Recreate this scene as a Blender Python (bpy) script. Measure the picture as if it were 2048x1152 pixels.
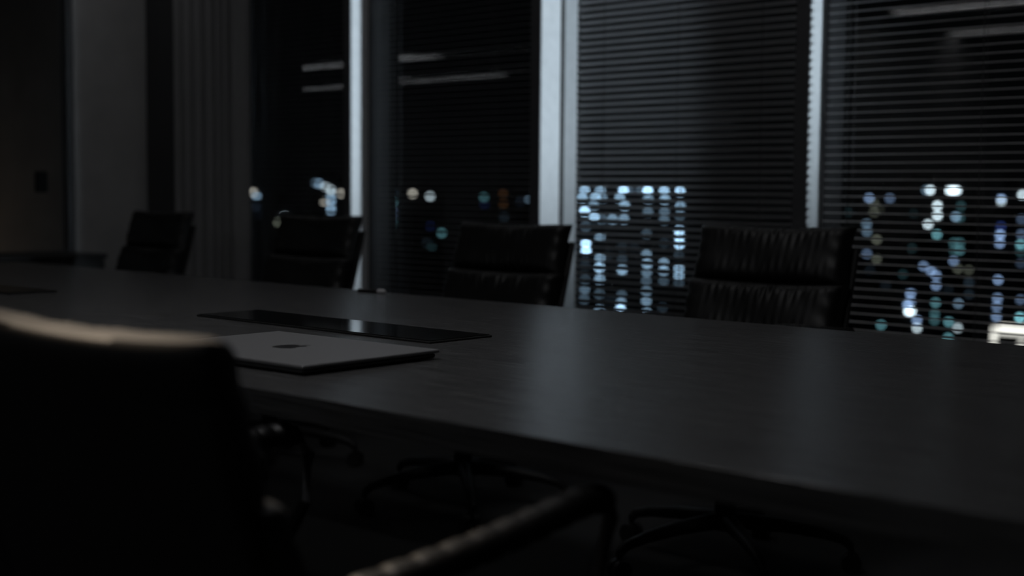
import bpy, math, random
from mathutils import Vector, Matrix

for o in list(bpy.data.objects):
    bpy.data.objects.remove(o, do_unlink=True)
SC = bpy.context.scene
COL = SC.collection
rnd = random.Random(7)

# ------------------------------------------------------------------ camera
FPX, PITCH, YAW, ROLL = 2653.7, math.radians(4.102), math.radians(47.684), math.radians(0.4737)
EYE = Vector((0, 0, 1.01))
fw = Vector((-math.cos(YAW) * math.cos(PITCH), math.sin(YAW) * math.cos(PITCH), -math.sin(PITCH)))
r0 = Vector((math.sin(YAW), math.cos(YAW), 0))
u0 = r0.cross(fw)
rt = math.cos(ROLL) * r0 + math.sin(ROLL) * u0
up = -math.sin(ROLL) * r0 + math.cos(ROLL) * u0
cam_data = bpy.data.cameras.new('camera')
cam = bpy.data.objects.new('camera', cam_data)
COL.objects.link(cam)
cam.matrix_world = Matrix(((rt.x, up.x, -fw.x, EYE.x), (rt.y, up.y, -fw.y, EYE.y),
                           (rt.z, up.z, -fw.z, EYE.z), (0, 0, 0, 1)))
cam_data.sensor_width = 36.0
cam_data.lens = FPX / 2048 * 36.0
cam_data.clip_start, cam_data.clip_end = 0.02, 3000
cam_data.dof.use_dof = True
cam_data.dof.focus_distance = 2.55
cam_data.dof.aperture_fstop = 2.3
SC.camera = cam

# ------------------------------------------------------------------ view + world + big lights
vs = SC.view_settings
vs.view_transform = 'Standard'
vs.look = 'None'
vs.exposure = 0.0
vs.gamma = 1.0
vs.use_curve_mapping = False
W = bpy.data.worlds.new('night_sky')
SC.world = W
W.use_nodes = True
bg = W.node_tree.nodes['Background']
bg.inputs['Color'].default_value = (0.75, 0.85, 1.0, 1)
bg.inputs['Strength'].default_value = 0.001

def spot(name, loc, target, energy, size_deg, blend, radius, color):
    l = bpy.data.lights.new(name, 'SPOT')
    l.energy, l.spot_size, l.spot_blend = energy, math.radians(size_deg), blend
    l.shadow_soft_size, l.color = radius, color
    o = bpy.data.objects.new(name, l)
    COL.objects.link(o)
    o.location = loc
    o.rotation_euler = (Vector(target) - Vector(loc)).to_track_quat('-Z', 'Y').to_euler()
    return o

# facade floodlight outside, up the facade to the right: grazes along the glass
spot('facade_floodlight', (4.0, 5.9, 3.0), (-3.0, 3.95, 1.76), 15500, 8.3, 1.0, 0.9, (0.78, 0.9, 1.0))
# warm recessed downlight behind the near chair
spot('warm_downlight', (-2.9, 1.2, 2.68), (-0.84, 0.66, 0.86), 230, 20, 1.0, 0.06, (1.0, 0.8, 0.6))

# ------------------------------------------------------------------ materials
def mat(name, base=(0.5, 0.5, 0.5), rough=0.5, metal=0.0, spec=0.5, emit=None, estr=0.0):
    m = bpy.data.materials.new(name)
    m.use_nodes = True
    b = m.node_tree.nodes['Principled BSDF']
    b.inputs['Base Color'].default_value = (*base, 1)
    b.inputs['Roughness'].default_value = rough
    b.inputs['Metallic'].default_value = metal
    b.inputs['Specular IOR Level'].default_value = spec
    if emit:
        b.inputs['Emission Color'].default_value = (*emit, 1)
        b.inputs['Emission Strength'].default_value = estr
    return m

def noisy(m, scale, lo, hi, stretch=(1, 1, 1), bump=0.0, detail=4, dist=0.001, coord='Object', rough=None):
    nt = m.node_tree
    b = nt.nodes['Principled BSDF']
    tc = nt.nodes.new('ShaderNodeTexCoord')
    mp = nt.nodes.new('ShaderNodeMapping')
    mp.inputs['Scale'].default_value = stretch
    nz = nt.nodes.new('ShaderNodeTexNoise')
    nz.inputs['Scale'].default_value = scale
    nz.inputs['Detail'].default_value = detail
    cr = nt.nodes.new('ShaderNodeValToRGB')
    cr.color_ramp.elements[0].position = 0.3
    cr.color_ramp.elements[1].position = 0.7
    cr.color_ramp.elements[0].color = (*lo, 1)
    cr.color_ramp.elements[1].color = (*hi, 1)
    nt.links.new(tc.outputs[coord], mp.inputs['Vector'])
    nt.links.new(mp.outputs['Vector'], nz.inputs['Vector'])
    nt.links.new(nz.outputs['Fac'], cr.inputs['Fac'])
    nt.links.new(cr.outputs['Color'], b.inputs['Base Color'])
    if rough:
        mr = nt.nodes.new('ShaderNodeMapRange')
        mr.inputs['To Min'].default_value, mr.inputs['To Max'].default_value = rough
        nt.links.new(nz.outputs['Fac'], mr.inputs['Value'])
        nt.links.new(mr.outputs['Result'], b.inputs['Roughness'])
    if bump:
        bp = nt.nodes.new('ShaderNodeBump')
        bp.inputs['Strength'].default_value = bump
        bp.inputs['Distance'].default_value = dist
        nt.links.new(nz.outputs['Fac'], bp.inputs['Height'])
        nt.links.new(bp.outputs['Normal'], b.inputs['Normal'])
    return m

M = {}
M['wall'] = noisy(mat('plaster', rough=0.85), 6, (0.42, 0.42, 0.42), (0.5, 0.5, 0.5), bump=0.05)
M['ceiling'] = noisy(mat('ceiling_paint', rough=0.9), 8, (0.2, 0.2, 0.2), (0.24, 0.24, 0.24))
M['floor'] = noisy(mat('dark_carpet', rough=0.95, spec=0.1), 300, (0.03, 0.03, 0.03), (0.06, 0.06, 0.06), bump=0.4)
M['wood'] = noisy(mat('black_oak', rough=0.3, spec=0.36), 60, (0.055, 0.055, 0.056), (0.12, 0.119, 0.119),
                  stretch=(0.12, 3.2, 3.2), bump=1.0, dist=0.0016, detail=6, rough=(0.14, 0.3))
M['woodleg'] = noisy(mat('black_panel', rough=0.5), 30, (0.01, 0.01, 0.01), (0.02, 0.02, 0.02))
M['leather'] = noisy(mat('black_leather', rough=0.46, spec=0.36), 120, (0.004, 0.004, 0.004), (0.0075, 0.0075, 0.0075),
                     bump=0.12, dist=0.0008)
M['metal'] = noisy(mat('dark_aluminium', rough=0.32, metal=1.0), 80, (0.16, 0.16, 0.165), (0.22, 0.22, 0.225))
M['blackmetal'] = noisy(mat('black_coated_metal', rough=0.45, spec=0.35), 80, (0.010, 0.010, 0.010), (0.014, 0.014, 0.014))
M['matteblack'] = noisy(mat('matte_black', rough=0.95, spec=0.05), 90, (0.004, 0.004, 0.004), (0.007, 0.007, 0.007))
M['plastic'] = noisy(mat('black_plastic', rough=0.45), 90, (0.008, 0.008, 0.008), (0.014, 0.014, 0.014))
M['mullion'] = noisy(mat('white_powder_coat', rough=0.5), 25, (0.62, 0.63, 0.64), (0.7, 0.71, 0.72))
M['fin'] = noisy(mat('grey_fin', rough=0.5), 25, (0.25, 0.255, 0.26), (0.29, 0.295, 0.3))
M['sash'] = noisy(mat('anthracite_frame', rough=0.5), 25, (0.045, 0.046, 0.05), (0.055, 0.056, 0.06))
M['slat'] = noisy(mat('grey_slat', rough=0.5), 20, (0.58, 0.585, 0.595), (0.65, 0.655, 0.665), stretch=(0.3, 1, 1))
M['dimslat'] = noisy(mat('dimmed_slat', rough=0.5), 20, (0.1, 0.103, 0.11), (0.13, 0.133, 0.14), stretch=(0.3, 1, 1))  # darker copy of the slats, cancels floodlight on the two left blinds
M['cord'] = noisy(mat('grey_cord', rough=0.8), 200, (0.06, 0.06, 0.062), (0.09, 0.09, 0.092))
M['curtain'] = noisy(mat('grey_curtain', rough=0.95, spec=0.1), 200, (0.26, 0.26, 0.265), (0.33, 0.33, 0.335))
M['alu'] = noisy(mat('laptop_aluminium', rough=0.5, metal=0.55), 400, (0.27, 0.27, 0.275), (0.295, 0.295, 0.3))
M['alu_dark'] = noisy(mat('laptop_base_metal', rough=0.5, metal=0.6), 400, (0.07, 0.07, 0.072), (0.09, 0.09, 0.092))
M['logo'] = noisy(mat('logo_mirror', rough=0.3, metal=0.3), 300, (0.035, 0.035, 0.036), (0.045, 0.045, 0.046))
M['blackglass'] = noisy(mat('black_glass', rough=0.09, spec=0.5), 3, (0.006, 0.006, 0.006), (0.009, 0.009, 0.009))
M['cap'] = noisy(mat('grey_cap', rough=0.35), 200, (0.45, 0.45, 0.46), (0.55, 0.55, 0.56))
M['facade'] = noisy(mat('night_facade', rough=0.8), 0.3, (0.03, 0.032, 0.036), (0.05, 0.053, 0.06))
M['ground'] = noisy(mat('night_ground', rough=0.9), 0.02, (0.02, 0.02, 0.022), (0.04, 0.04, 0.044))
M['housing'] = noisy(mat('lamp_housing', rough=0.5), 30, (0.6, 0.6, 0.6), (0.66, 0.66, 0.66))
M['lampshade'] = mat('warm_lamp_shade', (0.6, 0.5, 0.4), emit=(1.0, 0.72, 0.45), estr=0.3)
M['corner_fill'] = mat('corner_fill_glow', (0.7, 0.7, 0.7), emit=(0.98, 0.98, 1.0), estr=1.5)
M['near_fill'] = mat('table_fill_glow', (0.7, 0.7, 0.7), emit=(0.98, 0.98, 1.0), estr=6.9)
M['far_fill'] = mat('window_side_fill_glow', (0.7, 0.7, 0.7), emit=(0.98, 0.98, 1.0), estr=1.9)
M['row_glow'] = mat('corridor_tube_glow', (0.7, 0.7, 0.7), emit=(0.95, 0.97, 1.0), estr=2.2)

def lit_material():
    m = bpy.data.materials.new('lit_window')
    m.use_nodes = True
    nt = m.node_tree
    nt.nodes.clear()
    out = nt.nodes.new('ShaderNodeOutputMaterial')
    em = nt.nodes.new('ShaderNodeEmission')
    oi = nt.nodes.new('ShaderNodeObjectInfo')
    nt.links.new(oi.outputs['Color'], em.inputs['Color'])
    nt.links.new(em.outputs['Emission'], out.inputs['Surface'])
    m.cycles.emission_sampling = 'NONE'
    return m
M['lit'] = lit_material()

def glass_material():
    m = bpy.data.materials.new('window_glass')
    m.use_nodes = True
    nt = m.node_tree
    nt.nodes.clear()
    out = nt.nodes.new('ShaderNodeOutputMaterial')
    mix = nt.nodes.new('ShaderNodeMixShader')
    fr = nt.nodes.new('ShaderNodeFresnel')
    fr.inputs['IOR'].default_value = 1.55
    tr = nt.nodes.new('ShaderNodeBsdfTransparent')
    tr.inputs['Color'].default_value = (0.93, 0.95, 0.96, 1)
    gl = nt.nodes.new('ShaderNodeBsdfGlossy')
    gl.inputs['Roughness'].default_value = 0.012
    nz = nt.nodes.new('ShaderNodeTexNoise')
    nz.inputs['Scale'].default_value = 0.9
    bp = nt.nodes.new('ShaderNodeBump')
    bp.inputs['Strength'].default_value = 0.02
    bp.inputs['Distance'].default_value = 0.05
    tc = nt.nodes.new('ShaderNodeTexCoord')
    nt.links.new(tc.outputs['Object'], nz.inputs['Vector'])
    nt.links.new(nz.outputs['Fac'], bp.inputs['Height'])
    nt.links.new(bp.outputs['Normal'], gl.inputs['Normal'])
    ge = nt.nodes.new('ShaderNodeNewGeometry')
    sub = nt.nodes.new('ShaderNodeMath')
    sub.operation = 'SUBTRACT'
    sub.use_clamp = True                      # thin pane: no reflection on leaving the sheet
    nt.links.new(fr.outputs['Fac'], sub.inputs[0])
    nt.links.new(ge.outputs['Backfacing'], sub.inputs[1])
    nt.links.new(sub.outputs['Value'], mix.inputs['Fac'])
    nt.links.new(tr.outputs['BSDF'], mix.inputs[1])
    nt.links.new(gl.outputs['BSDF'], mix.inputs[2])
    nt.links.new(mix.outputs['Shader'], out.inputs['Surface'])
    return m
M['glass'] = glass_material()

# ------------------------------------------------------------------ mesh helpers
class MB:
    def __init__(s):
        s.v, s.f = [], []
    def box(s, x0, x1, y0, y1, z0, z1):
        n = len(s.v)
        s.v += [(x0, y0, z0), (x1, y0, z0), (x1, y1, z0), (x0, y1, z0),
                (x0, y0, z1), (x1, y0, z1), (x1, y1, z1), (x0, y1, z1)]
        s.f += [tuple(n + i for i in q) for q in ((3, 2, 1, 0), (4, 5, 6, 7), (0, 1, 5, 4), (1, 2, 6, 5), (2, 3, 7, 6), (3, 0, 4, 7))]
        return s
    def cbox(s, x0, x1, y0, y1, z0, z1, c):
        """box with all vertical and top/bottom edges chamfered by c"""
        def ring(i, z):
            return [(x0 + i + c, y0 + i, z), (x1 - i - c, y0 + i, z), (x1 - i, y0 + i + c, z), (x1 - i, y1 - i - c, z),
                    (x1 - i - c, y1 - i, z), (x0 + i + c, y1 - i, z), (x0 + i, y1 - i - c, z), (x0 + i, y0 + i + c, z)]
        n = len(s.v)
        zs = [(c, z0), (0, z0 + c), (0, z1 - c), (c, z1)]
        for i, z in zs:
            s.v += ring(i, z)
        for k in range(3):
            for j in range(8):
                a, b = n + k * 8 + j, n + k * 8 + (j + 1) % 8
                s.f.append((a, b, b + 8, a + 8))
        s.f.append(tuple(n + 7 - j for j in range(8)))
        s.f.append(tuple(n + 24 + j for j in range(8)))
        return s
    def tube(s, pts, rad, seg=10, flat=1.0, closed_ends=True, side=None):
        pts = [Vector(p) for p in pts]
        if not isinstance(rad, (list, tuple)):
            rad = [rad] * len(pts)
        n = len(s.v)
        for i, p in enumerate(pts):
            t = (pts[min(i + 1, len(pts) - 1)] - pts[max(i - 1, 0)]).normalized()
            a = Vector(side) if side else (Vector((0, 0, 1)) if abs(t.z) < 0.95 else Vector((1, 0, 0)))
            a = (a - t * a.dot(t)).normalized()
            b = t.cross(a)
            for j in range(seg):
                q = 2 * math.pi * j / seg
                s.v.append(tuple(p + a * (math.cos(q) * rad[i]) + b * (math.sin(q) * rad[i] * flat)))
        for i in range(len(pts) - 1):
            for j in range(seg):
                a, b = n + i * seg + j, n + i * seg + (j + 1) % seg
                s.f.append((a, b, b + seg, a + seg))
        if closed_ends:
            s.f.append(tuple(n + seg - 1 - j for j in range(seg)))
            s.f.append(tuple(n + (len(pts) - 1) * seg + j for j in range(seg)))
        return s
    def lathe(s, prof, seg=24, c=(0, 0, 0), axis='z'):
        n = len(s.v)
        for r, h in prof:
            for j in range(seg):
                q = 2 * math.pi * j / seg
                a, b = math.cos(q) * r, math.sin(q) * r
                p = (a, b, h) if axis == 'z' else ((h, a, b) if axis == 'x' else (b, h, a))
                s.v.append((c[0] + p[0], c[1] + p[1], c[2] + p[2]))
        for i in range(len(prof) - 1):
            for j in range(seg):
                a, b = n + i * seg + j, n + i * seg + (j + 1) % seg
                s.f.append((a, b, b + seg, a + seg))
        s.f.append(tuple(n + seg - 1 - j for j in range(seg)))
        s.f.append(tuple(n + (len(prof) - 1) * seg + j for j in range(seg)))
        return s
    def mesh(s, name, m, smooth=False):
        me = bpy.data.meshes.new(name)
        me.from_pydata(s.v, [], s.f)
        me.update()
        me.materials.append(m)
        if smooth:
            me.polygons.foreach_set('use_smooth', [True] * len(me.polygons))
            try:
                me.set_sharp_from_angle(angle=math.radians(40))
            except Exception:
                pass
        return me
    def build(s, name, m, parent=None, smooth=False):
        return put(name, s.mesh(name, m, smooth), parent)

def put(name, me, parent=None, loc=None):
    o = bpy.data.objects.new(name, me)
    COL.objects.link(o)
    if parent:
        o.parent = parent
    if loc:
        o.location = loc
    return o

def empty(name, loc=(0, 0, 0), rz=0.0):
    o = bpy.data.objects.new(name, None)
    o.empty_display_size = 0.05
    COL.objects.link(o)
    o.location = loc
    o.rotation_euler = (0, 0, rz)
    return o

def tag(o, label, cat, group=None):
    o['label'], o['category'] = label, cat
    if group:
        o['group'] = group
    return o

def structure(o, label=None):
    o['kind'] = 'structure'
    if label:
        o['label'] = label
    return o

# ------------------------------------------------------------------ the shell
CEIL = 2.75
YM = 3.85            # room side of the mullions
YG = 3.968           # glass
XE = -6.1            # end partition
structure(MB().box(-20, 5, -9, 4.15, -0.1, 0).build('floor', M['floor']), 'dark carpeted office floor')
structure(MB().box(-20, 5, -9, 4.15, CEIL, CEIL + 0.1).build('ceiling', M['ceiling']), 'dark office ceiling')
structure(MB().box(XE - 0.14, XE, 3.45, 4.1, 0, CEIL).build('wall_end', M['wall']),
          'pale plaster wall return between glass partition and curtain')
structure(MB().box(-20, XE - 0.14, YG, 4.15, 0, CEIL).build('wall_beyond', M['wall']),
          'plain wall of the next room behind the glass partition')
structure(MB().box(-20.1, -20, -9, 4.15, 0, CEIL).build('wall_left', M['wall']))
structure(MB().box(-20, 5, -9.1, -9, 0, CEIL).build('wall_back', M['wall']))
structure(MB().box(5, 5.1, -9, 4.15, 0, CEIL).build('wall_right', M['wall']))
structure(MB().box(XE - 0.14, 5, 3.86, 4.12, 0, 0.12).build('baseboard_window', M['sash']), 'low sill along the window wall')
structure(MB().box(XE - 0.14, 5, 3.86, 4.12, 2.62, CEIL).build('trim_1', M['sash']), 'head beam above the windows')

# glass partition in the end wall (window_5)
p6 = structure(empty('window_5', (XE, 2.0, 0)), 'floor-height glass partition left of the pale wall return')
MB().box(-0.05, -0.035, -1.2, 1.44, 0.06, CEIL - 0.05).build('pane', M['glass'], p6)
fr = MB()
for y in (-1.22, 1.42):
    fr.box(-0.07, -0.015, y, y + 0.03, 0.03, CEIL)
fr.box(-0.07, -0.015, -1.22, 1.45, 0.0, 0.06).box(-0.07, -0.015, -1.22, 1.45, CEIL - 0.05, CEIL)
fr.build('frame', M['sash'], p6)
structure(MB().box(XE - 0.14, XE, -9, 0.78, 0, CEIL).build('wall_side', M['wall']))

# mullions with their exterior fins, one structure each
MULL = [-5.56, -4.465, -3.363, -2.21, -1.06]
structure(MB().box(-1.06, 5, 3.86, 4.12, 0.12, 2.62).build('wall_window_right', M['wall']), 'unseen solid wall added right of the windows against the floodlight')  # stands in for further bays, added to keep the floodlight out
structure(MB().box(XE, -5.61, 3.86, 4.12, 0.12, 2.62).build('wall_window_left', M['sash']), 'corner wall infill behind the curtain, shade put into its dark colour')  # infill stops a floodlight leak; dark colour stands in for corner shade
for i, x in enumerate(MULL):
    m = structure(empty('trim_%d' % (i + 2), (x, YM, 0)), 'white window mullion with lit side face, number %d from the curtain' % (i + 1))
    MB().box(-0.05, 0, 0.0, 0.113, 0.12, 2.62).build('post', M['mullion'], m)
    MB().box(-0.0502, 0.0, -0.006, 0.0, 0.12, 2.62).build('shaded_front', M['sash'], m)  # dark strip standing in for shade on the unlit front face
    if i % 3 == 2:
        MB().box(-0.05, 0, 0.135, 0.215, 0.12, 2.62).build('outer_fin', M['fin'], m)
    if i == 1:
        MB().box(-0.05, 0, 0.135, 0.22, 0.12, 2.62).build('outer_fin', M['matteblack'], m)  # unseen black fin added to keep floodlight off the leftmost bay
    MB().box(-0.055, 0.004, 0.113, 0.135, 0.12, 2.62).build('gasket', M['plastic'], m)

# panes, frames
WIN = [(-5.56, -4.515), (-4.465, -3.413), (-3.363, -2.26), (-2.21, -1.11)]
SASH = {1: 0.148, 3: 0.075}
for i, (a, b) in enumerate(WIN):
    w = structure(empty('window_%d' % (i + 1), (a, YG, 0)),
                  'tall dark window pane, bay %d of the window wall' % (i + 1))
    MB().box(0, b - a, 0, 0.008, 0.12, 2.62).build('pane', M['glass'], w)
    if i in SASH:
        MB().box(0.002, SASH[i], -0.02, -0.002, 0.12, 2.62).build('sash', M['sash'], w)
        MB().box(SASH[i], SASH[i] + 0.004, -0.024, -0.001, 0.12, 2.62).build('gasket', M['matteblack'], w)  # black strip added to hide the floodlit end of the sash

# ------------------------------------------------------------------ venetian blinds
YB = 3.872
def slat_mesh(L, tilt, ms):
    w, t = 0.025, 0.0006
    N = 5
    b = MB()
    up_, lo = [], []
    for i in range(N + 1):
        q = -1 + 2 * i / N
        y = q * w / 2
        z = 0.0022 * (1 - q * q)
        c, s = math.cos(tilt), math.sin(tilt)
        y, z = y * c - z * s, y * s + z * c
        up_.append((y, z + t / 2))
        lo.append((y, z - t / 2))
    ring = up_ + lo[::-1]
    for x in (0, L):
        b.v += [(x, y, z) for y, z in ring]
    n = len(ring)
    for j in range(n):
        b.f.append((j, (j + 1) % n, n + (j + 1) % n, n + j))
    b.f.append(tuple(range(n))[::-1])
    b.f.append(tuple(n + j for j in range(n)))
    return b.mesh('slat', ms, True)

def blind(x0, x1, tilt, label, pitch, cords, zlow=0.125, ztop=2.585, cat='blind'):
    t = tag(empty('venetian_blind', (x0, YB, zlow)), label, cat, 'venetian blinds along the window wall')
    L = x1 - x0
    ms = M['slat'] if x0 > -4 else M['dimslat']
    me = slat_mesh(L, tilt, ms)
    n = int((ztop - zlow - 0.05) / pitch)
    for k in range(n):
        put('slat', me, t, (0, 0, 0.03 + k * pitch))
    MB().cbox(0, L, -0.014, 0.014, 0, 0.018, 0.004).build('bottom_rail', ms, t)
    MB().cbox(0, L, -0.02, 0.02, ztop - zlow - 0.02, ztop - zlow + 0.03, 0.003).build('head_rail', ms, t)
    for c in cords:
        MB().box(c - 0.0009, c + 0.0009, -0.0145, -0.0135, 0.0, ztop - zlow).box(c - 0.0009, c + 0.0009, 0.0135, 0.0145, 0.0, ztop - zlow).build('ladder_cord', M['cord'], t)
    return t
R = math.radians
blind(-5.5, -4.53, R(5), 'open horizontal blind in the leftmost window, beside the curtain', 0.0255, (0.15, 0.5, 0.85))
blind(-4.308, -3.425, R(5), 'open blind with slats darkened against the floodlight in the second window, behind the two middle chairs', 0.0255, (0.12, 0.68))
blind(-3.195, -2.272, R(-21), 'half-closed blind with broad slats in the window between the two nearest chairs', 0.0252, (0.13, 0.46, 0.8))
blind(-2.158, -1.118, R(0), 'open blind with thin slats in the rightmost window', 0.0266, (0.09, 0.52, 0.94))
# ------------------------------------------------------------------ curtain
cu = MB()
NX, x0c, x1c = 150, -5.74, -5.15
prof = []
for i in range(NX + 1):
    q = i / NX
    y = 3.79 + 0.028 * math.sin(q * 2 * math.pi * 7.3 + 0.9 * math.sin(q * 9)) + 0.008 * math.sin(q * 41)
    prof.append((x0c + (x1c - x0c) * q, y))
for z in (0.02, 2.64):
    for k, (x, y) in enumerate(prof):
        cu.v.append((x, y, z))
    for k, (x, y) in enumerate(prof):
        cu.v.append((x, y + 0.003, z))
n1 = NX + 1
for i in range(NX):
    cu.f.append((i, i + 1, 2 * n1 + i + 1, 2 * n1 + i))
    cu.f.append((n1 + i + 1, n1 + i, 3 * n1 + i, 3 * n1 + i + 1))
    cu.f.append((i + 1, i, n1 + i, n1 + i + 1))
    cu.f.append((2 * n1 + i, 2 * n1 + i + 1, 3 * n1 + i + 1, 3 * n1 + i))
cu.f.append((0, n1, 3 * n1, 2 * n1)[::-1])
cu.f.append((NX, n1 + NX, 3 * n1 + NX, 2 * n1 + NX))
ct = tag(empty('curtain', (0, 0, 0)), 'grey pleated curtain hanging in the corner left of the windows', 'curtain')
cu.build('drape', M['curtain'], ct, True)
MB().tube([(-5.95, 3.79, 2.68), (-5.08, 3.79, 2.68)], 0.012).build('curtain_rail', M['metal'], ct, True)

# ------------------------------------------------------------------ ceiling lights, with added fill panels
def ceiling_light(name, x0, x1, y0, y1, m, label):
    t = tag(empty(name, ((x0 + x1) / 2, (y0 + y1) / 2, CEIL)), label, 'ceiling light', 'ceiling lights')
    a, b = (x1 - x0) / 2, (y1 - y0) / 2
    MB().box(-a - 0.02, a + 0.02, -b - 0.02, -b, -0.03, 0).box(-a - 0.02, a + 0.02, b, b + 0.02, -0.03, 0) \
        .box(-a - 0.02, -a, -b, b, -0.03, 0).box(a, a + 0.02, -b, b, -0.03, 0).build('frame', M['housing'], t)
    MB().box(-a, a, -b, b, -0.02, -0.008).build('diffuser', m, t)
    return t
ceiling_light('ceiling_fill_panel', -2.35, -1.55, 0.95, 1.4, M['near_fill'], 'unseen ceiling fill panel added to light the conference table')  # added fill over the table, an invented fixture
ceiling_light('ceiling_fill_panel', -4.4, -1.6, 3.3, 3.42, M['far_fill'], 'unseen slim fill light added between the chairs and the windows')  # added fill for chair tops and blind slats
ceiling_light('ceiling_fill_panel', -5.8, -5.4, 3.0, 3.4, M['corner_fill'], 'unseen small fill panel added to brighten the curtain corner')  # added fill for the wall return and curtain
ceiling_light('linear_ceiling_light', -5.85, 0.5, -3.92, -3.6, M['row_glow'], 'long ceiling light row mirrored in the rightmost window, upper streak')
ceiling_light('linear_ceiling_light', -6.7, 0.5, -5.75, -5.45, M['row_glow'], 'long ceiling light row mirrored in the rightmost window, lower streak')
ceiling_light('linear_ceiling_light', -17.5, -12.0, -3.95, -3.6, M['row_glow'], 'far ceiling light row mirrored in the left windows, upper streak')
ceiling_light('linear_ceiling_light', -19.5, -13.0, -6.3, -6.0, M['row_glow'], 'far ceiling light row mirrored in the left windows, lower streak')

# warm lamp in the next room
fl = tag(empty('floor_lamp', (-8.25, 3.3, 0)), 'small warm floor lamp glowing behind the glass partition', 'lamp')
MB().lathe([(0.1, 0.0), (0.1, 0.015), (0.02, 0.03), (0.012, 0.05)]).build('base', M['plastic'], fl, True)
MB().tube([(0, 0, 0.04), (0, 0, 0.3)], 0.008).build('stem', M['metal'], fl, True)
MB().lathe([(0.05, 0.3), (0.09, 0.33), (0.1, 0.42), (0.08, 0.5), (0.03, 0.53)]).build('shade', M['lampshade'], fl, True)
pl = bpy.data.lights.new('lamp_bulb', 'POINT')
pl.energy, pl.color, pl.shadow_soft_size = 0.3, (1.0, 0.68, 0.42), 0.1
plo = bpy.data.objects.new('lamp_bulb', pl)
COL.objects.link(plo)
plo.parent = fl
plo.location = (0.0, 0.0, 0.62)

# ------------------------------------------------------------------ conference table
TZ = 0.73
tb = tag(empty('conference_table', (-2.1, 1.815, 0)), 'long dark oak conference table in the middle of the room', 'table')
MB().cbox(-2.75, 2.7, -0.678, 0.68, TZ - 0.035, TZ, 0.0006).build('tabletop', M['wood'], tb)
for x in (-1.9, 1.85):
    MB().box(x - 0.05, x + 0.05, -0.4, 0.4, 0.03, TZ - 0.035).build('leg', M['woodleg'], tb)
    MB().cbox(x - 0.14, x + 0.14, -0.45, 0.45, 0, 0.03, 0.005).build('foot', M['woodleg'], tb)
MB().box(-1.85, 1.8, -0.04, 0.04, 0.56, 0.66).build('beam', M['woodleg'], tb)

# ------------------------------------------------------------------ chairs
def cushion(w, h, t, seed, wr=0.006, front=1.0, NU=130, NV=40):
    """leather pad in the XZ plane, puffed towards -Y; corners pulled out, pleats along its long edges"""
    r = random.Random(seed)
    ph = [r.uniform(0, 6.28) for _ in range(8)]
    b = MB()
    def pt(i, j, side):
        u, v = -1 + 2 * i / NU, -1 + 2 * j / NV
        ex = 1 - 0.035 * (1 - v * v) * u * u - 0.02 * u ** 8
        ez = 1 - 0.085 * (1 - u * u) * abs(v) ** 2
        x, z = w / 2 * u * ex, h / 2 * v * ez
        th = t * (max(0.0, 1 - u ** 8) ** 0.5) * (max(0.0, 1 - v ** 6) ** 0.42)
        if side > 0:
            y = -th * front
            # pleats gathered at the seams
            edge = math.exp(-((1 - abs(v)) / 0.6) ** 2)
            mid = math.exp(-((u + 0.1 * math.sin(ph[7])) / 0.62) ** 2)
            f = (math.sin(52 * u + ph[0] + 2.0 * v) * 0.45 + math.sin(71 * u + ph[1] - 3.0 * v) * 0.45
                 + math.sin(17 * u + ph[2]) * 0.35)
            y += wr * edge * mid * f * (th / t)
            side_f = math.exp(-((1 - abs(u)) / 0.16) ** 2)
            y += wr * 0.55 * side_f * math.sin(11 * v + 6 * abs(u) + ph[3]) * (th / t)
            y += wr * 0.35 * math.sin(5 * u + 3 * v + ph[4]) * (th / t)
        else:
            y = th * 0.25
        y -= 0.012 * u * u
        return (x, y, z)
    for side in (1, -1):
        n = len(b.v)
        for j in range(NV + 1):
            for i in range(NU + 1):
                b.v.append(pt(i, j, side))
        for j in range(NV):
            for i in range(NU):
                a = n + j * (NU + 1) + i
                q = (a, a + 1, a + NU + 2, a + NU + 1)
                b.f.append(q if side > 0 else q[::-1])
    n = (NU + 1) * (NV + 1)
    loop = [i for i in range(NU + 1)] + [j * (NU + 1) + NU for j in range(1, NV + 1)] + \
           [NV * (NU + 1) + i for i in range(NU - 1, -1, -1)] + [j * (NU + 1) for j in range(NV - 1, 0, -1)]
    for k in range(len(loop)):
        a, c = loop[k], loop[(k + 1) % len(loop)]
        b.f.append((c, a, n + a, n + c))
    return b

def place(b, lean, loc):
    c, s = math.cos(lean), math.sin(lean)
    b.v = [(x + loc[0], y * c + z * s + loc[1], -y * s + z * c + loc[2]) for x, y, z in b.v]
    return b

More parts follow.
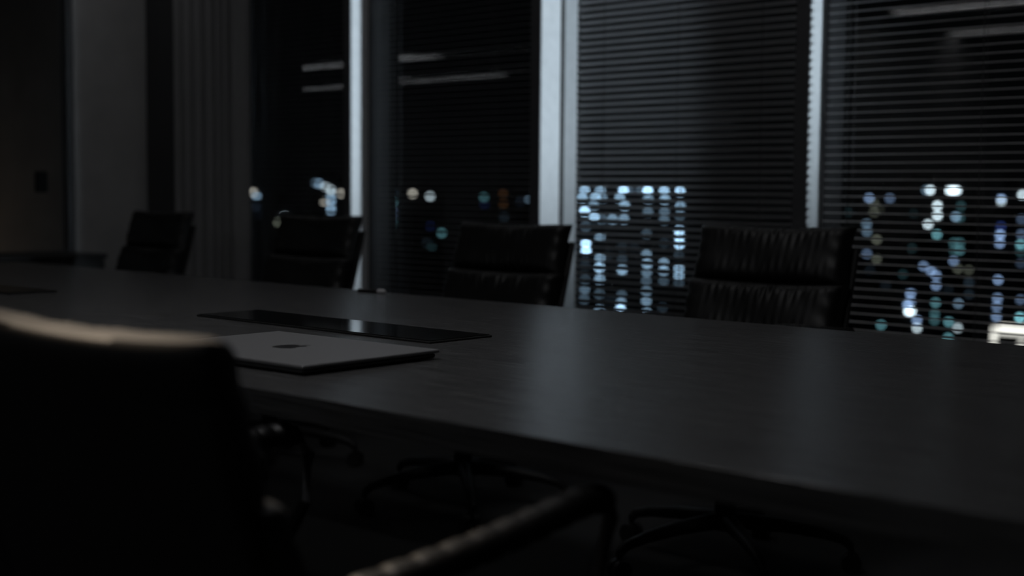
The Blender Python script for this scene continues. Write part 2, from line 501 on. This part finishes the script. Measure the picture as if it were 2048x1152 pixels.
LEAN = R(15)
def make_chair():
    t = empty('office_chair')
    # back pads: top edge z 0.915, seam 0.765, bottom 0.60 ; the back leans away from the table
    up_b = place(cushion(0.5, 0.175, 0.052, 3, 0.0055), LEAN, (0, 0.235, 0.838))
    up_b.build('back_pad', M['leather'], t, True)
    lo_b = place(cushion(0.515, 0.19, 0.062, 11, 0.0075), LEAN, (0, 0.185, 0.675))
    lo_b.build('back_pad', M['leather'], t, True)
    # seat pads
    def flat(b, y, z):
        b.v = [(x, zz + y, -yy + z) for x, yy, zz in b.v]
        return b
    flat(cushion(0.5, 0.24, 0.05, 21, 0.006), 0.035, 0.455).build('seat_pad', M['leather'], t, True)
    flat(cushion(0.5, 0.24, 0.055, 23, 0.006), -0.19, 0.46).build('seat_pad', M['leather'], t, True)
    # leather sling behind the pads
    path = [(-0.31, 0.435), (-0.2, 0.452), (0, 0.44), (0.1, 0.445), (0.14, 0.475), (0.155, 0.54), (0.19, 0.66), (0.235, 0.82), (0.247, 0.868)]
    sl = MB()
    for k, (y, z) in enumerate(path):
        for x in (-0.236, 0.236):
            sl.v += [(x, y, z), (x, y + 0.006, z - 0.004)]
    for k in range(len(path) - 1):
        a = k * 4
        sl.f += [(a, a + 2, a + 6, a + 4), (a + 1, a + 5, a + 7, a + 3), (a, a + 4, a + 5, a + 1), (a + 2, a + 3, a + 7, a + 6)]
    sl.f += [(0, 1, 3, 2), (len(sl.v) - 4, len(sl.v) - 2, len(sl.v) - 1, len(sl.v) - 3)]
    sl.build('sling', M['leather'], t, True)
    for s in (-1, 1):
        MB().tube([(s * 0.243, y, z) for y, z in path], 0.009, 8).build('side_rail', M['blackmetal'], t, True)
    MB().tube([(-0.24, 0.165, 0.5), (0, 0.195, 0.49), (0.24, 0.165, 0.5)], 0.011, 8).build('spreader', M['metal'], t, True)
    MB().tube([(-0.24, -0.12, 0.44), (0, -0.12, 0.415), (0.24, -0.12, 0.44)], 0.012, 8).build('spreader', M['metal'], t, True)
    # armrests: metal loop with a wrinkled leather sleeve on top
    for s in (-1, 1):
        top = [(s * 0.265, 0.19, 0.635), (s * 0.285, 0.1, 0.648), (s * 0.287, 0.0, 0.66), (s * 0.285, -0.12, 0.672), (s * 0.282, -0.22, 0.68),
               (s * 0.279, -0.262, 0.672), (s * 0.272, -0.275, 0.648)]
        loop = top + [(s * 0.262, -0.26, 0.58), (s * 0.25, -0.19, 0.5), (s * 0.243, -0.12, 0.445)]
        ar = MB().tube(loop, 0.009, 8).build('armrest', M['metal'], t, True)
        pts, rads = [], []
        for k in range(97):
            q = k / 96
            y = 0.15 - 0.405 * q
            x = 0.275 + 0.012 * math.sin(q * 3.1)
            z = 0.642 + 0.042 * q - 0.004 * max(0, q - 0.9) * 20
            pts.append((s * x, y, z))
            rads.append((0.0165 + (0.0022 if s > 0 else 0.0004) * math.sin(k * 1.45) + 0.0008 * math.sin(k * 0.7)) * (0.5 if k in (0, 96) else 1.0))
        MB().tube(pts, rads, 14, flat=1.35).build('sleeve', M['leather'], ar, True)
    # column and five-star base
    MB().lathe([(0.03, 0.1), (0.03, 0.24), (0.018, 0.245), (0.018, 0.38), (0.07, 0.4), (0.09, 0.42), (0.02, 0.43)]).build('column', M['blackmetal'], t, True)
    for k in range(5):
        q = R(175 + 72 * k)
        d = Vector((math.cos(q), math.sin(q), 0))
        pts = [d * r + Vector((0, 0, z)) for r, z in ((0.0, 0.125), (0.06, 0.125), (0.16, 0.118), (0.26, 0.103), (0.315, 0.088), (0.335, 0.07))]
        lg = MB().tube(pts, [0.024, 0.024, 0.02, 0.016, 0.014, 0.012], 10).build('leg', M['blackmetal'], t, True)
        c = d * 0.335
        side = Vector((-d.y, d.x, 0))
        wh = MB()
        for sg in (-1, 1):
            cc = c + side * (0.014 * sg)
            ring = []
            n = len(wh.v)
            for off in (-0.009, 0.009):
                for j in range(18):
                    a = 2 * math.pi * j / 18
                    wh.v.append(tuple(cc + side * off + d * (math.cos(a) * 0.027) + Vector((0, 0, 0.027 + math.sin(a) * 0.027))))
            for j in range(18):
                wh.f.append((n + j, n + (j + 1) % 18, n + 18 + (j + 1) % 18, n + 18 + j))
            wh.f.append(tuple(n + 17 - j for j in range(18)))
            wh.f.append(tuple(n + 18 + j for j in range(18)))
        wh.tube([c + Vector((0, 0, 0.03)), c + Vector((0, 0, 0.075))], 0.008, 8)
        wh.build('caster', M['plastic'], lg, True)
    return t

GROUND_PARTS = ('leg', 'column', 'caster')
def copy_tree(o, parent=None, dz=0.0):
    c = o.copy()
    COL.objects.link(c)
    c.parent = parent
    if parent is not None and parent.parent is None and not o.name.startswith(GROUND_PARTS):
        c.location.z += dz
    for ch in [x for x in bpy.data.objects if x.parent == o]:
        copy_tree(ch, c, dz)
    return c

proto = make_chair()
CH = [((-1.965, 3.03), 1.5, 0.0, 'black leather office chair nearest on the window side, before the rightmost white mullion'),
      ((-2.965, 3.03), 0.0, -0.015, 'black leather office chair in front of the brightest white mullion'),
      ((-3.975, 3.03), -2.0, -0.005, 'black leather office chair in front of the leftmost white mullion'),
      ((-5.055, 3.03), -4.0, -0.008, 'black leather office chair in front of the grey curtain'),
      ((-1.195, 0.91), 180, -0.045, 'black leather office chair with its back to the viewer in the left foreground')]
kids = [x for x in bpy.data.objects if x.parent == proto]
for i, ((x, y), rz, dz, lab) in enumerate(CH):
    c = proto if i == 0 else copy_tree(proto, None, dz)
    c.location = (x, y, 0)
    c.rotation_euler = (0, 0, R(rz))
    tag(c, lab, 'chair', 'leather conference chairs')
    if rz == 180:                                   # the near chair has its armrests set one notch higher
        for k in [q for q in bpy.data.objects if q.parent == c and q.name.startswith('armrest')]:
            k.location.z += 0.036

# ------------------------------------------------------------------ things on the table
lp = tag(empty('laptop', (-1.79, 1.405, TZ), R(1.5)), 'closed silver laptop lying on the near side of the table', 'laptop')
a, b = 0.211, 0.149
MB().cbox(-a + 0.004, a - 0.004, -b + 0.004, b - 0.004, 0.002, 0.0105, 0.0028).build('base', M['alu_dark'], lp)
MB().cbox(-a, a, -b, b, 0.0108, 0.0162, 0.0012).build('lid', M['alu'], lp)
MB().tube([(-a * 0.8, b - 0.003, 0.0098), (a * 0.8, b - 0.003, 0.0098)], 0.003, 8).build('hinge', M['plastic'], lp)
for sx in (-1, 1):
    for sy in (-1, 1):
        MB().lathe([(0.007, 0), (0.007, 0.002)], 12, (sx * (a - 0.03), sy * (b - 0.025), 0)).build('rubber_foot', M['plastic'], lp)
# apple mark, top towards the far side
prof = [(0, .36), (.1, .42), (.22, .44), (.34, .4), (.42, .32), (.36, .26), (.31, .16), (.31, .04), (.36, -.06), (.45, -.12), (.4, -.27), (.3, -.42),
        (.2, -.5), (.1, -.49), (0, -.46), (-.1, -.49), (-.2, -.5), (-.31, -.42), (-.4, -.27), (-.45, -.1), (-.46, .08), (-.42, .26), (-.33, .38), (-.22, .44), (-.1, .42)]
leaf = [(.0, .5), (.02, .58), (.08, .66), (.17, .72), (.18, .62), (.13, .54), (.06, .5)]
lg = MB()
for pr in (prof, leaf):
    n = len(lg.v)
    for z in (0.0162, 0.01632):
        lg.v += [(x * 0.056, y * 0.056, z) for x, y in pr]
    k = len(pr)
    ccw = 1
    lg.f.append(tuple(n + k + j for j in range(k))[::-1])
    for j in range(k):
        lg.f.append((n + j, n + (j + 1) % k, n + k + (j + 1) % k, n + k + j))
lg.build('logo', M['logo'], lp)

def flap(x0, x1, y0, y1, rz, label):
    t = tag(empty('black_glass_panel', ((x0 + x1) / 2, (y0 + y1) / 2, TZ), rz), label, 'panel', 'black glass panels on the table')
    a, b = (x1 - x0) / 2, (y1 - y0) / 2
    MB().cbox(-a, a, -b, b, 0.0, 0.004, 0.001).build('backing', M['plastic'], t)
    MB().cbox(-a + 0.004, a - 0.004, -b + 0.004, b - 0.004, 0.004, 0.0055, 0.0006).build('glass_sheet', M['blackglass'], t)
flap(-2.5, -1.755, 1.703, 1.872, 0, 'long thin black glass panel lying just behind the laptop')
flap(-4.1, -3.34, 1.69, 1.83, 0, 'long black glass panel at the far left end of the table')

pn = tag(empty('pen', (-2.735, 2.455, TZ), R(8)), 'small dark pen with grey cap at the far table edge left of the third chair', 'pen')
MB().tube([(-0.075, 0, 0.005), (-0.07, 0, 0.005), (0.0, 0, 0.005)], [0.002, 0.005, 0.005], 10).build('barrel', M['plastic'], pn, True)
MB().tube([(0.0, 0, 0.006), (0.02, 0, 0.006), (0.026, 0, 0.006)], [0.006, 0.006, 0.004], 10).build('cap', M['cap'], pn, True)

# low sideboard and control panel at the end wall
sb = tag(empty('sideboard', (-5.83, 2.65, 0)), 'low black sideboard at the left end of the room beside the partition', 'sideboard')
MB().cbox(-0.2, 0.2, -0.7, 0.68, 0.06, 0.685, 0.004).build('body', M['woodleg'], sb)
MB().cbox(-0.21, 0.21, -0.71, 0.69, 0.686, 0.708, 0.004).build('top', M['woodleg'], sb)
for k in range(3):
    d = MB().cbox(0.201, 0.216, -0.69 + k * 0.457, -0.69 + k * 0.457 + 0.447, 0.075, 0.67, 0.003).build('door', M['woodleg'], sb)
    MB().tube([(0.226, -0.3 + k * 0.457, 0.5), (0.226, -0.3 + k * 0.457, 0.6)], 0.005, 8).build('handle', M['metal'], d, True)
for sx in (-1, 1):
    for sy in (-1, 1):
        MB().box(sx * 0.16 - 0.02, sx * 0.16 + 0.02, sy * 0.62 - 0.02, sy * 0.62 + 0.02, 0, 0.06).build('leg', M['metal'], sb)
cp = tag(empty('wall_control_panel', (XE - 0.034, 3.28, 1.045)), 'small black control panel on the dark glass partition', 'control panel')
MB().cbox(0, 0.018, -0.032, 0.032, -0.052, 0.052, 0.004).build('housing', M['matteblack'], cp)
MB().box(0.018, 0.0186, -0.025, 0.025, -0.02, 0.045).build('screen', M['matteblack'], cp)

# ------------------------------------------------------------------ city outside
structure(MB().box(-900, 400, 20, 900, -131, -130).build('ground', M['ground']), 'dark city ground far below the windows')
TINT = dict(c=(0.47, 0.73, 1.0), b=(0.42, 0.62, 1.0), t=(0.3, 0.75, 0.85), w=(0.78, 0.93, 1.0), y=(1.0, 0.93, 0.8),
            o=(0.75, 0.8, 0.62), d=(0.12, 0.22, 0.9), r=(1.0, 0.45, 0.18))
CITY = [
 (300, 1.6, 'office tower with columns of cool white windows behind the half-closed blind', 'A',
"-244.9,1.9,0.5c -245.7,-0.3,0.5c -244.8,-4.2,0.9c -244.3,-8.6,0.15c -244.2,-13.6,0.9c -244.1,-15.6,0.95c -244.4,-20.0,0.06c -244.3,-24.0,0.1c -244.4,-26.8,0.2c -244.6,-29.8,0.15c -239.1,1.8,0.4c -240.9,-0.2,0.5c -238.4,-0.3,0.3c -241.5,-2.5,0.3c -241.2,-5.9,0.6c -238.5,-6.4,0.2c -239.0,-11.7,0.3c -238.9,-17.6,0.35c -239.0,-20.3,0.65c -238.9,-23.7,0.4c -238.9,-28.0,0.15c -238.8,-32.5,0.3c -234.5,-6.3,0.35c -230.7,1.9,0.85c -232.0,-0.3,0.45c -230.2,-2.4,0.45c -230.4,-6.2,0.35c -230.9,-14.2,0.05c -230.8,-17.6,0.08c -230.8,-20.6,0.45c -230.8,-27.9,0.15c -231.0,-30.0,0.3c -231.2,-32.0,0.85c -222.2,1.8,1c -222.0,-0.4,0.3c -222.0,-4.1,0.2c -222.4,-10.2,0.12c -222.3,-16.0,0.3c -222.0,-18.5,0.4c -222.1,-20.8,0.25c -222.2,-23.3,0.15c -222.1,-26.2,0.25c -222.1,-28.9,0.3c -221.9,-32.3,0.35c -216.6,1.8,0.6c -216.3,-0.5,0.45c -216.4,-4.0,0.2c -216.4,-6.2,0.2c -216.2,-12.5,0.06c -216.3,-18.1,0.35c -216.3,-20.2,0.35c -216.3,-23.0,0.12c -216.5,-30.4,0.06c -211.3,1.7,0.75c -211.1,-2.4,0.4c -211.2,-4.8,0.15c -211.4,-8.9,0.6c -211.3,-10.6,0.7c -211.2,-12.6,0.85c -211.4,-15.8,0.08c -211.2,-19.4,0.4c -211.2,-21.3,0.4c -211.1,-23.4,0.1c -236.0,-16.7,0.04c -228.9,1.9,0.15c -224.7,1.9,0.15c -234.9,-29.7,0.03c -226.6,-14.1,0.03c"),
 (420, 1.3, 'dim distant block with sparse olive and blue lights, just right of the nearest window-side chair', 'B0',
"-230.3,-8.1,0.2b -216.9,0.2,0.35b -215.1,-1.6,0.1o -215.0,-4.6,0.1o -213.0,-3.5,0.05o -209.3,0.2,0.2b -217.6,-8.6,0.2c -217.4,-11.3,0.2c -217.2,-18.9,0.2b -213.7,-13.9,0.15o -213.5,-20.6,0.12o -224.7,-4.7,0.04t -215.9,-24.5,0.03c -209.9,-29.5,0.03c -211.2,-43.1,0.25t -205.2,-43.4,0.1d"),
 (330, 1.3, 'tower with a bright white cluster low down, left in the rightmost window', 'B1',
"-153.2,2.6,0.7w -154.3,2.6,0.2c -151.1,-1.4,0.7w -151.0,-4.0,0.7w -153.5,-6.3,0.6w -151.0,-8.9,0.35t -154.4,-17.3,0.3b -152.3,-18.4,0.35b -150.9,-19.5,0.35b -150.8,-22.2,0.35b -157.8,-24.7,0.4b -157.7,-26.7,0.3b -158.2,-29.5,0.95w -158.5,-27.8,0.5b -157.4,-29.4,0.8w -155.8,-31.6,0.4b -155.7,-33.7,0.5w -150.8,-26.7,0.25t -150.9,-29.6,0.15t -150.9,-31.3,0.15t -157.6,-3.6,0.03t -157.7,-12.7,0.05t -160.1,-19.7,0.06t"),
 (380, 1.3, 'tower with a wide white rooftop light and teal windows in the rightmost window', 'B2',
"-169.2,2.8,0.95w -170.3,2.8,0.8w -168.1,2.8,0.8w -166.7,-1.8,0.1t -168.2,-5.0,0.35c -166.9,-5.2,0.12t -168.5,-12.7,0.15t -166.7,-12.6,0.15t -168.4,-15.0,0.12t -166.6,-14.9,0.2t -168.4,-18.1,0.3b -167.0,-20.4,0.12o -169.3,-36.4,0.3t -166.5,-30.7,0.25c -166.5,-38.0,0.4w -169.3,-41.2,0.3t -163.7,-20.6,0.1o -163.5,-24.3,0.06c -163.4,-27.8,0.05c -169.8,-26.7,0.03c"),
 (300, 1.3, 'tower with two columns of blue windows at the right edge of the view', 'B3',
"-122.1,0.5,0.5b -122.1,0.0,0.4w -117.3,1.5,0.6w -122.0,-5.7,0.15d -122.1,-7.6,0.5b -122.1,-9.6,0.4b -117.3,-4.0,0.15b -117.2,-7.4,0.2b -117.3,-9.7,0.4t -117.2,-11.4,0.1t -117.1,-14.0,0.1b -122.2,-18.0,0.4b -122.2,-22.2,0.35b -122.3,-24.1,0.3b -122.3,-26.5,0.35b -116.9,-22.2,0.2b -116.9,-26.3,0.6t"),
 (300, 1.2, 'distant tower with two pale lights next to the curtain edge', 'C0', "-403.4,0.4,0.3y -401.3,-0.9,0.3c -401.7,-4.6,0.04b -400.4,-7.6,0.02b"),
 (150, 1.2, 'low block with a white light behind the third chair from the right', 'C1', "-193.2,-6.1,0.15o -194.3,-4.7,0.15o -192.4,-3.7,0.5w -192.6,-4.6,0.3w"),
 (260, 1.2, 'tower with a stepped cluster of white lights left of the leftmost white mullion', 'C2',
"-316.7,3.3,0.35c -318.1,3.5,0.15c -313.8,2.5,0.35w -311.0,1.4,0.5w -311.0,-0.2,0.3c -311.0,-1.8,0.4c -311.0,-3.4,0.25c -311.0,-4.7,0.4c -309.3,-0.2,0.05b -306.3,0.4,0.3y -313.9,-2.3,0.25y"),
 (320, 1.2, 'slim tower with one vertical blue line of windows right of the leftmost white mullion', 'C3',
"-348.8,0.3,0.07c -348.8,-2.6,0.2t -349.0,-4.5,0.12b -349.0,-6.1,0.15b -349.0,-8.0,0.12b -349.0,-10.1,0.12t -349.0,-14.4,0.03o"),
 (400, 1.2, 'far block with two pale roof lights in the second window', 'C4', "-423.3,0.3,0.35y -412.4,-0.8,0.4w -405.1,-16.4,0.2t -412.1,-13.6,0.05d -411.2,-22.3,0.05t -414.5,-21.0,0.03c"),
 (360, 1.2, 'far block with faint teal and orange lights left of the brightest white mullion', 'C5', "-342.3,-0.7,0.15t -342.0,-3.4,0.04d -332.6,0.6,0.05r -332.4,-3.0,0.05r -319.7,-1.3,0.15c -332.0,-7.9,0.04c -324.1,-2.1,0.03b"),
]
WPX, DISC = 7.5, 20.0
for D, gain, lab, key, data in CITY:
    pts = []
    for tok in data.split():
        x, z, q = tok.split(',')
        pts.append((float(x), float(z), float(q[:-1]), q[-1]))
    xm = (min(p[0] for p in pts) + max(p[0] for p in pts)) / 2
    cen = Vector((xm, D, 0))
    nrm = cen.normalized()
    tan = Vector((nrm.y, -nrm.x, 0))
    loc = []
    for x, z, bness, c in pts:                       # facades stand square to the street towards this office
        p = Vector((x, D, z - EYE.z))
        k = cen.dot(nrm) / p.dot(nrm)
        loc.append(((p * k - cen).dot(tan), EYE.z + k * (z - EYE.z), bness, c))
    u0_, u1_, zt = min(q[0] for q in loc) - 1.5, max(q[0] for q in loc) + 1.5, max(q[1] for q in loc) + 2.0
    t = tag(empty('office_tower', (xm, D, -130), math.atan2(-nrm.x, nrm.y)), lab, 'building', 'city buildings at night')
    body = MB().box(u0_, u1_, 0.0, 14, 0, zt + 130)
    for k in range(int((zt + 130) / 3.6)):          # floor slabs, slightly proud
        body.box(u0_ - 0.12, u1_ + 0.12, -0.12, 14.12, 3.6 * k, 3.6 * k + 0.35)
    body.build('facade', M['facade'], t)
    MB().box(u0_ * 0.5, u1_ * 0.4, 4, 10, zt + 130, zt + 132.5).build('plant_room', M['facade'], t)
    depth = (Vector((xm, D, 0)) - EYE).dot(fw)
    s = WPX * depth / FPX / 2
    me = MB().box(-s, s, -0.3, 0.2, -s * 0.85, s * 0.85).mesh('window', M['lit'])
    for u, z, bness, c in loc:
        o = put('window', me, t, (u, 0, z + 130))
        e = (bness ** 1.5) * 1.2 * gain * (math.pi * DISC * DISC / 4) / (WPX * WPX * 0.85)
        o.color = (*[e * q for q in TINT[c]], 1)
# lit rooftop sign frame, low at the right
sg = tag(empty('rooftop_sign', (-87.5, 220, -130)), 'cream lit rooftop canopy low at the right edge of the view', 'sign')
MB().box(-6, 12, 0.5, 14, 0, 104).build('building_body', M['facade'], sg)
for nm, bx in (('beam', (-1.7, 9.0, -0.4, 0.4, 108.0, 109.5)), ('post', (-2.75, -2.2, -0.4, 0.4, 104.0, 109.0)), ('post', (1.9, 2.45, -0.4, 0.4, 104.0, 107.0))):
    o = MB().box(*bx).build(nm, M['lit'], sg)
    o.color = (1.6, 1.53, 1.36, 1)
